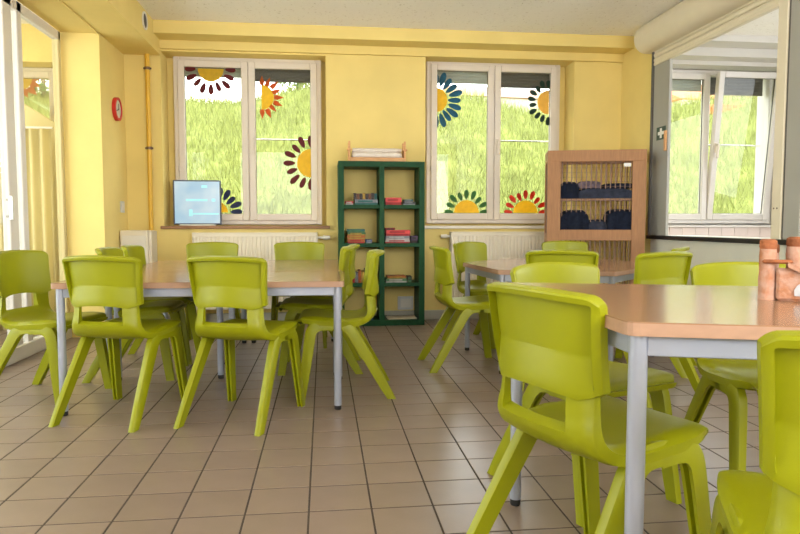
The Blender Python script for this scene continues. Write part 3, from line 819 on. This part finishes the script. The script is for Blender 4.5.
for k, (x0, x1, h_, m1, m2, cn) in enumerate([(.01, .235, .03, 'book_white', 'book_red', 'white and red'), (.014, .232, .034, 'book_grey', 'book_white', 'grey white'), (.016, .238, .052, 'red', 'book_red', 'wide red')]):
    box_item('board_game', cn + ' game box in the pile on the second right shelf', 'game box', CR[0] + x0, CR[0] + x1, zz, h_, Y0, .2, m1, m2, G1); zz += h_ + .0005
box_item('board_game', 'small red box topmost on the second right shelf', 'game box', CR[0] + .012, CR[0] + .10, zz, .02, Y0, .15, 'book_red', 'book_dark', G1)
box_item('board_game', 'dark purple box at the right of the second right shelf', 'game box', CR[0] + .25, CR[1] - .005, z, .065, Y0 + .03, .14, 'book_purple', 'book_dark', G1)
z = SHZ[1]
zz = z
for k in range(9):
    h_ = [.115, .10, .12, .09, .11, .10, .12, .105, .115][k]; xx = CL[0] + .01 + k * .029
    box_item('picture_book', ['outermost orange', 'dark', 'red', 'grey', 'inner orange', 'yellow', 'blue', 'dark purple', 'white'][k] + ' upright book on the third left shelf behind the chairs', 'book', xx, xx + .026, z, h_, Y0 + .02, .16,
             ['book_orange', 'book_dark', 'book_red', 'book_grey', 'book_orange', 'book_yellow', 'book_blue', 'book_purple', 'book_white'][k], 'paper', 'upright books on the third shelf')
box_item('board_game', 'pale green and yellow box on the third right shelf', 'game box', CR[0] + .015, CR[0] + .21, z, .036, Y0, .2, 'book_green', 'book_white', G1)
box_item('board_game', 'flat orange box lying on the pale green one, third right shelf', 'game box', CR[0] + .03, CR[0] + .20, z + .0365, .022, Y0, .18, 'book_orange', 'book_yellow', G1)
box_item('board_game', 'dark box edge at the right of the third right shelf', 'game box', CR[0] + .215, CR[0] + .255, z, .055, Y0 + .02, .12, 'book_dark', 'book_green', G1)
z = SHZ[0]
pf = thing('paper_stack', 'loose stack of cream paper on the bottom right bookcase shelf', 'paper', (xc + .19, Y0 + .10, z))
for k in range(4):
    build('sheet', MB().box(-.13, .13, -.085, .085, k * .003, k * .003 + .0028), 'paper', pf, rot=(0, 0, R([3, -5, 6, -2][k])))
box_item('board_game', 'grey blue box at the bottom left of the bookcase', 'game box', CL[0] + .04, CL[1] - .05, z, .06, Y0 + .03, .2, 'book_grey', 'book_blue', G1)

# doll bed / cradle with rolled blanket on top
cr = thing('doll_cradle', 'small wooden doll cradle with white rolled blanket on the bookcase', 'cradle', (.485, 6.0, BZ))
for sx in (-1, 1):
    e = build('end_post', MB().bbox(sx * .25 - .009, sx * .25 + .009, -.075, -.057, 0, .185, .003), 'stick_wood', cr)
    build('end_post', MB().bbox(sx * .25 - .009, sx * .25 + .009, .057, .075, 0, .185, .003), 'stick_wood', cr)
    build('end_board', MB().bbox(sx * .25 - .006, sx * .25 + .006, -.06, .06, .02, .13, .002), 'stick_wood', cr)
    build('knob', MB().bbox(sx * .25 - .022, sx * .25 + .022, -.08, -.055, .098, .116, .004), 'stick_wood', cr)
build('side_board', MB().bbox(-.245, .245, -.072, -.06, .005, .04, .002), 'stick_wood', cr)
build('side_board', MB().bbox(-.245, .245, .06, .072, .005, .04, .002), 'stick_wood', cr)
build('slat_base', MB().bbox(-.245, .245, -.06, .06, .008, .018, .002), 'stick_wood', cr)
def blanket(x0, x1, y, z, ry, rz_):
    prof = [(ry * math.cos(2 * PI * k / 14), rz_ * math.sin(2 * PI * k / 14)) for k in range(14)]
    mb = MB(); vs = []; fs = []
    n = 12
    for i in range(n + 1):
        q = i / n; s = 1 - .12 * abs(2 * q - 1) ** 6 + .05 * math.sin(q * 17)
        for a, c in prof: vs.append((x0 + (x1 - x0) * q, y + a * s, z + c * s))
    for i in range(n):
        for k in range(14): fs.append((i * 14 + k, i * 14 + (k + 1) % 14, (i + 1) * 14 + (k + 1) % 14, (i + 1) * 14 + k))
    fs.append(tuple(range(14))); fs.append(tuple(range(n * 14, n * 14 + 14)))
    return mb.add(vs, fs)
build('blanket_roll', blanket(-.225, .225, -.005, .062, .056, .032), 'cloth_white', cr, smooth=True, angle=70)
build('blanket_roll', blanket(-.22, .225, .01, .108, .05, .022), 'cloth_white', cr, smooth=True, angle=70)

# wall socket behind bookcase, switches
def socket(x, y, z, rz, label, w_=.12, h_=.08):
    t = thing('wall_socket', label, 'socket', (x, y, z), rz)
    build('plate', MB().bbox(-w_ / 2, w_ / 2, -.012, 0, -h_ / 2, h_ / 2, .004), 'socket_white', t)
    build('rocker', MB().bbox(-w_ * .33, w_ * .33, -.016, -.011, -h_ * .32, h_ * .32, .003), 'plastic_white', t)
socket(.775, YP, .165, 0, 'pale double wall socket seen through the bottom of the bookcase', .15, .13)
socket(XL, 6.02, 1.07, R(90), 'white light switch on the yellow left wall', .10, .10)

# clock
ck = thing('wall_clock', 'round red rimmed clock on the yellow left wall', 'clock', (XL, 5.92, 1.90))
def disc_x(r0, r1, x0, x1, n=32):
    vs = []; fs = []
    for r, x in ((r0, x0), (r1, x0), (r1, x1), (r0, x1)):
        for k in range(n): t = 2 * PI * k / n; vs.append((x, r * math.cos(t), r * math.sin(t)))
    for s in range(4):
        for k in range(n): fs.append((s * n + k, s * n + (k + 1) % n, ((s + 1) % 4) * n + (k + 1) % n, ((s + 1) % 4) * n + k))
    return MB().add(vs, fs)
build('rim', disc_x(.078, .098, 0, .03), 'red', ck, smooth=True)
build('dial', MB().cyl((0, 0, 0), (.022, 0, 0), .079, n=32), 'clock_face', ck)
build('hand', MB().box(.026, .028, -.003, .003, -.01, .045), 'black_rubber', ck)
build('hand', MB().box(.028, .030, -.003, .003, -.01, .062), 'black_rubber', ck, rot=(R(110), 0, 0))

# round vent in the beam
vt = thing('round_vent', 'small round dark ceiling vent in the beam face', 'vent', (-1.44, 5.67, 2.575))
build('rim', disc_x(.058, .072, 0, .01), 'plastic_white', vt, smooth=True)
build('grille', MB().cyl((0, 0, 0), (.004, 0, 0), .060, n=28), 'gasket', vt)

# yellow pipe with clamps
pp = thing('heating_pipe', 'vertical yellow painted pipe between the left wall and window', 'pipe', (-1.55, YP - .035, 0))
build('tube', MB().cyl((0, 0, 0), (0, 0, 2.485), .02, n=16), 'pipe_yellow', pp, smooth=True)
for zc_ in (2.305, 1.60):
    c = build('clamp', MB().cyl((0, 0, zc_ - .012), (0, 0, zc_ + .012), .025, n=14), 'clamp_dark', pp, smooth=True)
    build('bracket', MB().bbox(-.035, .035, -.006, .006, zc_ - .008, zc_ + .008, .002).bbox(-.006, .006, 0, .034, zc_ - .006, zc_ + .006, .001), 'clamp_dark', c)

# ------------------------------------------------------------------ radiators
def radiator(label, x0, x1, z0, z1, y, pitch=.034):
    t = thing('radiator', label, 'radiator', ((x0 + x1) / 2, y, z0))
    W = (x1 - x0) / 2; H = z1 - z0
    vs = []; n = int(2 * W / pitch); prof = []
    for k in range(n):
        a = -W + k * 2 * W / n; s = 2 * W / n
        prof += [(a, 0), (a + s * .16, -.007), (a + s * .68, -.007), (a + s * .84, 0)]
    prof.append((W, 0)); prof += [(W, .02), (-W, .02)]
    build('front_panel', MB().prism(prof, .03, H - .03), 'radiator_white', t)
    build('panel_rim', MB().bbox(-W, W, -.006, .02, 0, .03, .004), 'radiator_white', t)
    build('panel_rim', MB().bbox(-W, W, -.006, .02, H - .03, H, .004), 'radiator_white', t)
    build('top_grille', MB().bbox(-W, W, -.004, .075, H, H + .012, .003), 'radiator_white', t)
    build('rear_panel', MB().bbox(-W, W, .055, .075, 0, H, .003), 'radiator_white', t)
    build('foot', MB().bbox(-W + .06, -W + .10, .02, .055, -z0, H * .8, .003), 'radiator_white', t)
    build('foot', MB().bbox(W - .10, W - .06, .02, .055, -z0, H * .8, .003), 'radiator_white', t)
    return t, W, H
t, W, H = radiator('white ribbed radiator under the left window', -1.18, -.055, .14, .83, 6.095)
v = build('valve', MB().cyl((W, .03, H - .035), (W + .05, .03, H - .035), .012, n=10).cyl((W + .05, .03, H - .035), (W + .115, .03, H - .035), .021, .017, n=14), 'plastic_white', t, smooth=True)
t, W, H = radiator('white ribbed radiator under the middle window', 1.195, 2.30, .14, .835, 6.095)
v = build('valve', MB().cyl((-W, .03, H - .03), (-W - .035, .03, H - .03), .012, n=10).cyl((-W - .035, .03, H - .03), (-W - .09, .03, H - .03), .02, .017, n=14), 'plastic_white', t, smooth=True)
bx = thing('low_cupboard', 'white low cupboard in the corner under the yellow pipe', 'cupboard', (-1.62, 6.04, 0))
build('body', MB().bbox(-.13, .10, -.13, .12, .0, .865, .006), 'radiator_white', bx)
build('front_panel', MB().bbox(-.115, .085, -.137, -.129, .05, .82, .004), 'plastic_white', bx)
build('side_grille', MB().bbox(.10, .125, -.10, .10, .06, .86, .004), 'radiator_white', bx)

# ------------------------------------------------------------------ lit screen on the sill
ms = thing('monitor', 'pale blue lit screen standing on the left window sill', 'screen', (-1.155, 6.255, ZS + .008), R(2))
build('stand', MB().bbox(-.16, .16, -.05, .05, 0, .014, .004), 'plastic_white', ms)
build('bezel', ring(MB(), -.213, .213, .012, .42, -.02, .02, .012), 'screen_frame', ms)
sc_ = build('display', MB().box(-.203, .203, -.012, .014, .022, .41), 'screen_lit', ms)
for (a, c, z0, z1) in ((-.10, .09, .228, .246), (.13, .16, .225, .25), (-.075, -.045, .09, .15), (-.04, .19, .105, .118), (.04, .09, .35, .372)):
    build('caption_mark', MB().box(a, c, -.0128, -.012, z0, z1), 'cloud_blue', sc_)
build('back_cover', MB().bbox(-.2, .2, .012, .03, .03, .40, .006), 'screen_frame', ms)

# ------------------------------------------------------------------ mesh cabinet
CX0, CX1, CY0, CY1, CZ = 1.985, 2.82, 5.50, 5.80, 1.563
CRZ = R(-15)
cb = thing('mesh_cabinet', 'beech wood cabinet with wire mesh front holding dark folded clothes', 'cabinet', ((CX0 + CX1) / 2, (CY0 + CY1) / 2, 0), CRZ)
W = (CX1 - CX0) / 2; D = (CY1 - CY0) / 2
for sx in (-1, 1):
    build('front_stile', MB().bbox(sx * W - (0 if sx > 0 else 0) - (.115 if sx > 0 else 0), sx * W + (0 if sx > 0 else .115), -D, -D + .022, 0, CZ - .10, .002), 'cabinet_wood', cb)
    build('rear_post', MB().bbox(sx * W - (.03 if sx > 0 else 0), sx * W + (0 if sx > 0 else .03), D - .03, D, 0, CZ, .002), 'cabinet_wood', cb)
    x0 = sx * W - (.018 if sx > 0 else 0)
    build('side_rail', MB().bbox(x0, x0 + .018, -D + .022, D - .03, CZ - .10, CZ, .002), 'cabinet_wood', cb)
    build('side_rail', MB().bbox(x0, x0 + .018, -D + .022, D - .03, .74, .84, .002), 'cabinet_wood', cb)
    build('side_rail', MB().bbox(x0, x0 + .018, -D + .022, D - .03, .02, .12, .002), 'cabinet_wood', cb)
    for k in range(9):
        yy = -D + .05 + k * .037
        build('side_bar', MB().bbox(x0 + .007, x0 + .011, yy, yy + .004, .12, CZ - .10, .001), 'wire_mesh', cb)
build('top_rail', MB().bbox(-W, W, -D, -D + .022, CZ - .10, CZ, .002), 'cabinet_wood', cb)
build('middle_rail', MB().bbox(-W + .115, W - .115, -D, -D + .022, .775, .87, .002), 'cabinet_wood', cb)
build('bottom_rail', MB().bbox(-W + .115, W - .115, -D, -D + .022, .02, .12, .002), 'cabinet_wood', cb)
build('rear_rail', MB().bbox(-W + .03, W - .03, D - .02, D, CZ - .10, CZ, .002), 'cabinet_wood', cb)
for z in (.85, 1.145):
    build('shelf', MB().bbox(-W + .02, W - .02, -D + .03, D - .02, z - .018, z, .002), 'cabinet_dark', cb)
build('shelf', MB().bbox(-W + .02, W - .02, -D + .03, D - .02, .12, .14, .002), 'cabinet_dark', cb)
wm = MB().bbox(-.004, .004, -.002, .002, 0, CZ - .215, .001).mesh('wire', 'wire_mesh')
for k in range(15):
    link('wire', wm, cb, (-W + .13 + k * .0411, -D + .028, .115))
rb = MB().bbox(-.005, .005, -.004, .004, 0, CZ - .215, .001).mesh('rear_bar', 'cabinet_dark')
for k in range(17):
    link('rear_bar', rb, cb, (-W + .06 + k * .0445, D - .012, .115))
hz = MB()
for k in range(34):
    z = .14 + k * .041; hz.box(-W + .115, W - .115, -D + .030, -D + .032, z, z + .002)
o = build('cross_wires', hz, 'wire_mesh', cb); o['kind'] = 'stuff'
build('card', MB().box(W - .185, W - .125, -D + .024, -D + .026, CZ - .145, CZ - .115), 'sign_white', cb, label='small white card')
# folded clothes
def cloth(label, x, y, z, wx, dy, h, m, seed):
    r = random.Random(seed); nx, ny = 14, 8
    vs = []; fs = []
    def P(i, j, top):
        q = i / nx * 2 - 1; p = j / ny * 2 - 1
        s = 1 - .10 * abs(q) ** 3 - .0 * abs(p)
        return (wx / 2 * q * (1 - .01 * r.random()), dy / 2 * p * (1 - .04 * r.random()), (h * (1 - .22 * abs(q) ** 5 - .16 * abs(p) ** 4) * (.97 + .05 * r.random()) if top else 0))
    for top in (1, 0):
        for i in range(nx + 1):
            for j in range(ny + 1): vs.append(P(i, j, top))
    idx = lambda i, j, t: t * (nx + 1) * (ny + 1) + i * (ny + 1) + j
    for i in range(nx):
        for j in range(ny):
            fs.append((idx(i, j, 0), idx(i + 1, j, 0), idx(i + 1, j + 1, 0), idx(i, j + 1, 0)))
            fs.append((idx(i, j, 1), idx(i, j + 1, 1), idx(i + 1, j + 1, 1), idx(i + 1, j, 1)))
    for i in range(nx):
        fs.append((idx(i, 0, 1), idx(i + 1, 0, 1), idx(i + 1, 0, 0), idx(i, 0, 0))); fs.append((idx(i, ny, 0), idx(i + 1, ny, 0), idx(i + 1, ny, 1), idx(i, ny, 1)))
    for j in range(ny):
        fs.append((idx(0, j, 0), idx(0, j + 1, 0), idx(0, j + 1, 1), idx(0, j, 1))); fs.append((idx(nx, j, 1), idx(nx, j + 1, 1), idx(nx, j + 1, 0), idx(nx, j, 0)))
    o = build('folded_garment', MB().add(vs, fs), m, None, True, ((CX0 + CX1) / 2 + x * math.cos(CRZ) - y * math.sin(CRZ), (CY0 + CY1) / 2 + x * math.sin(CRZ) + y * math.cos(CRZ), z), (0, 0, CRZ), angle=60)
    return tag(o, label, 'clothes', 'dark folded clothes in the mesh cabinet')
cy = -.02
cloth('dark navy garment at the left of the upper cabinet shelf', -0.220, cy, 1.145, .155, .24, .15, 'cloth_navy', 1)
cloth('long grey blue garment across the upper cabinet shelf', 0.080, cy, 1.145, .45, .24, .095, 'cloth_greyblue', 2)
cloth('crumpled mauve garment on top of the upper shelf pile', -0.051, cy - .01, 1.235, .19, .18, .065, 'cloth_mauve', 3)
cloth('dark folded top on the right of the upper shelf pile', 0.200, cy, 1.238, .26, .2, .04, 'cloth_navy', 4)
cloth('thick navy stack at the left of the lower cabinet shelf', -0.176, cy, .85, .24, .25, .195, 'cloth_navy', 5)
cloth('low dark garment in the middle of the lower cabinet shelf', 0.022, cy, .85, .17, .22, .11, 'cloth_greyblue', 6)
cloth('thick navy stack at the right of the lower cabinet shelf', 0.229, cy, .85, .26, .25, .20, 'cloth_navy', 7)
cloth('flat dark bundle at the bottom of the cabinet', -0.002, cy, .14, .5, .24, .2, 'cloth_greyblue', 8)

# ------------------------------------------------------------------ outside: grassy bank, bushes, houses
def hz_(x, y):
    t = min(1, max(0, (y - 7.3) / 7.2)); 
    return -.1 + 3.75 * t ** .92 + .16 * math.sin(x * .7 + 1) * t + .10 * math.sin(x * 1.9 + y) * t
nx, ny = 60, 36
vs = [(-14 + 34 * i / nx, 6.7 + (9.5 * j / ny if j < ny else 60), hz_(-14 + 34 * i / nx, 6.7 + 9.5 * j / ny)) for i in range(nx + 1) for j in range(ny + 1)]
fs = [(i * (ny + 1) + j, (i + 1) * (ny + 1) + j, (i + 1) * (ny + 1) + j + 1, i * (ny + 1) + j + 1) for i in range(nx) for j in range(ny)]
struct(build('ground_bank', MB().add(vs, fs), 'grass_base', smooth=True, angle=60), 'steep green bank outside the windows', 'bank')
NB = 90000
gx = rng.uniform(-8.5, 14, NB); gy = rng.uniform(7.4, 15.0, NB) ; gh = rng.uniform(.10, .34, NB); ga = rng.uniform(0, PI, NB); lean = rng.normal(0, .09, (NB, 2)); wd = rng.uniform(.004, .009, NB)
gv = []; gf = []
for k in range(NB):
    z = hz_(gx[k], gy[k]) - .02; c, s = math.cos(ga[k]) * wd[k], math.sin(ga[k]) * wd[k]
    gv += [(gx[k] - c, gy[k] - s, z), (gx[k] + c, gy[k] + s, z), (gx[k] + lean[k][0], gy[k] + lean[k][1], z + gh[k])]
    gf.append((3 * k, 3 * k + 1, 3 * k + 2))
me = bpy.data.meshes.new('grass'); me.from_pydata(gv, [], gf); me.materials.append(M['grass_blade']); me.update()
tag(link('grass', me), 'tall pale green meadow grass on the bank outside', 'grass', kind='stuff')
def bush(label, x, y, r, h, n, seed):
    g = np.random.default_rng(seed); z0 = hz_(x, y)
    t = thing('shrub', label, 'shrub', (x, y, z0 - .05), 0, 'shrubs along the top of the bank')
    mb = MB()
    for k in range(n):
        p = g.normal(0, 1, 3); p /= np.linalg.norm(p); q = g.uniform(.35, 1) ** .5
        c = Vector((p[0] * r * q, p[1] * r * q, h * .55 + p[2] * h * .5 * q))
        a = Vector(g.normal(0, 1, 3)).normalized() * .10; bb = Vector(g.normal(0, 1, 3)).normalized() * .06
        mb.add([c - a, c + bb, c + a], [(0, 1, 2)])
    build('foliage', mb, 'leaf_bush', t)
    build('stem', MB().cyl((0, 0, 0), (0, 0, h * .5), .06, .03, 8), 'bark', t)
bush('loose shrub on the bank crest behind the orange sun', -.5, 14.9, .7, 1.0, 500, 1)
bush('shrub at the bank crest seen in the right kitchen pane', 10.6, 13.6, 1.1, 2.6, 900, 2)
bush('low shrub at the bank crest in the left room window', -5.6, 14.2, 1.0, 1.2, 700, 3)
def house(label, x, y, z, wx, dy, h, roof, rm):
    t = thing('house', label, 'house', (x, y, z), R(6))
    build('wall', MB().box(-wx / 2, wx / 2, -dy / 2, dy / 2, -.3, h), 'house_white', t)
    build('roof', MB().prism_x([(-dy / 2 - .4, h - .1), (dy / 2 + .4, h - .1), (0, h + roof)], -wx / 2 - .4, wx / 2 + .4), rm, t)
    for k in (-1, 0, 1):
        wv = build('window', MB().bbox(k * wx * .3 - .5, k * wx * .3 + .5, -dy / 2 - .06, -dy / 2 + .02, h * .35, h * .75, .02), 'house_white', t)
        build('pane', MB().box(k * wx * .3 - .42, k * wx * .3 + .42, -dy / 2 - .08, -dy / 2 - .05, h * .38, h * .72), 'house_glass', wv)
house('white house with orange roof far behind the kitchen window', 23.5, 38, 3.75, 9, 7, 4.0, 1.6, 'roof_orange')
house('pale house with grey roof far behind the middle window', 11.8, 46, 3.75, 6, 6, 5.6, 1.2, 'cabinet_dark')
fn = thing('garden_fence', 'orange barrier of upright boards on the bank behind the kitchen window', 'fence', (9.0, 13.9, hz_(9.0, 13.9)), R(12))
for k in range(9):
    build('board', MB().bbox(-.6 + k * .15, -.49 + k * .15, -.015, .015, -.1, .10 + .008 * k, .003), 'roof_orange', fn)
build('rail', MB().bbox(-.65, .76, .015, .035, .02, .06, .003), 'roof_orange', fn)
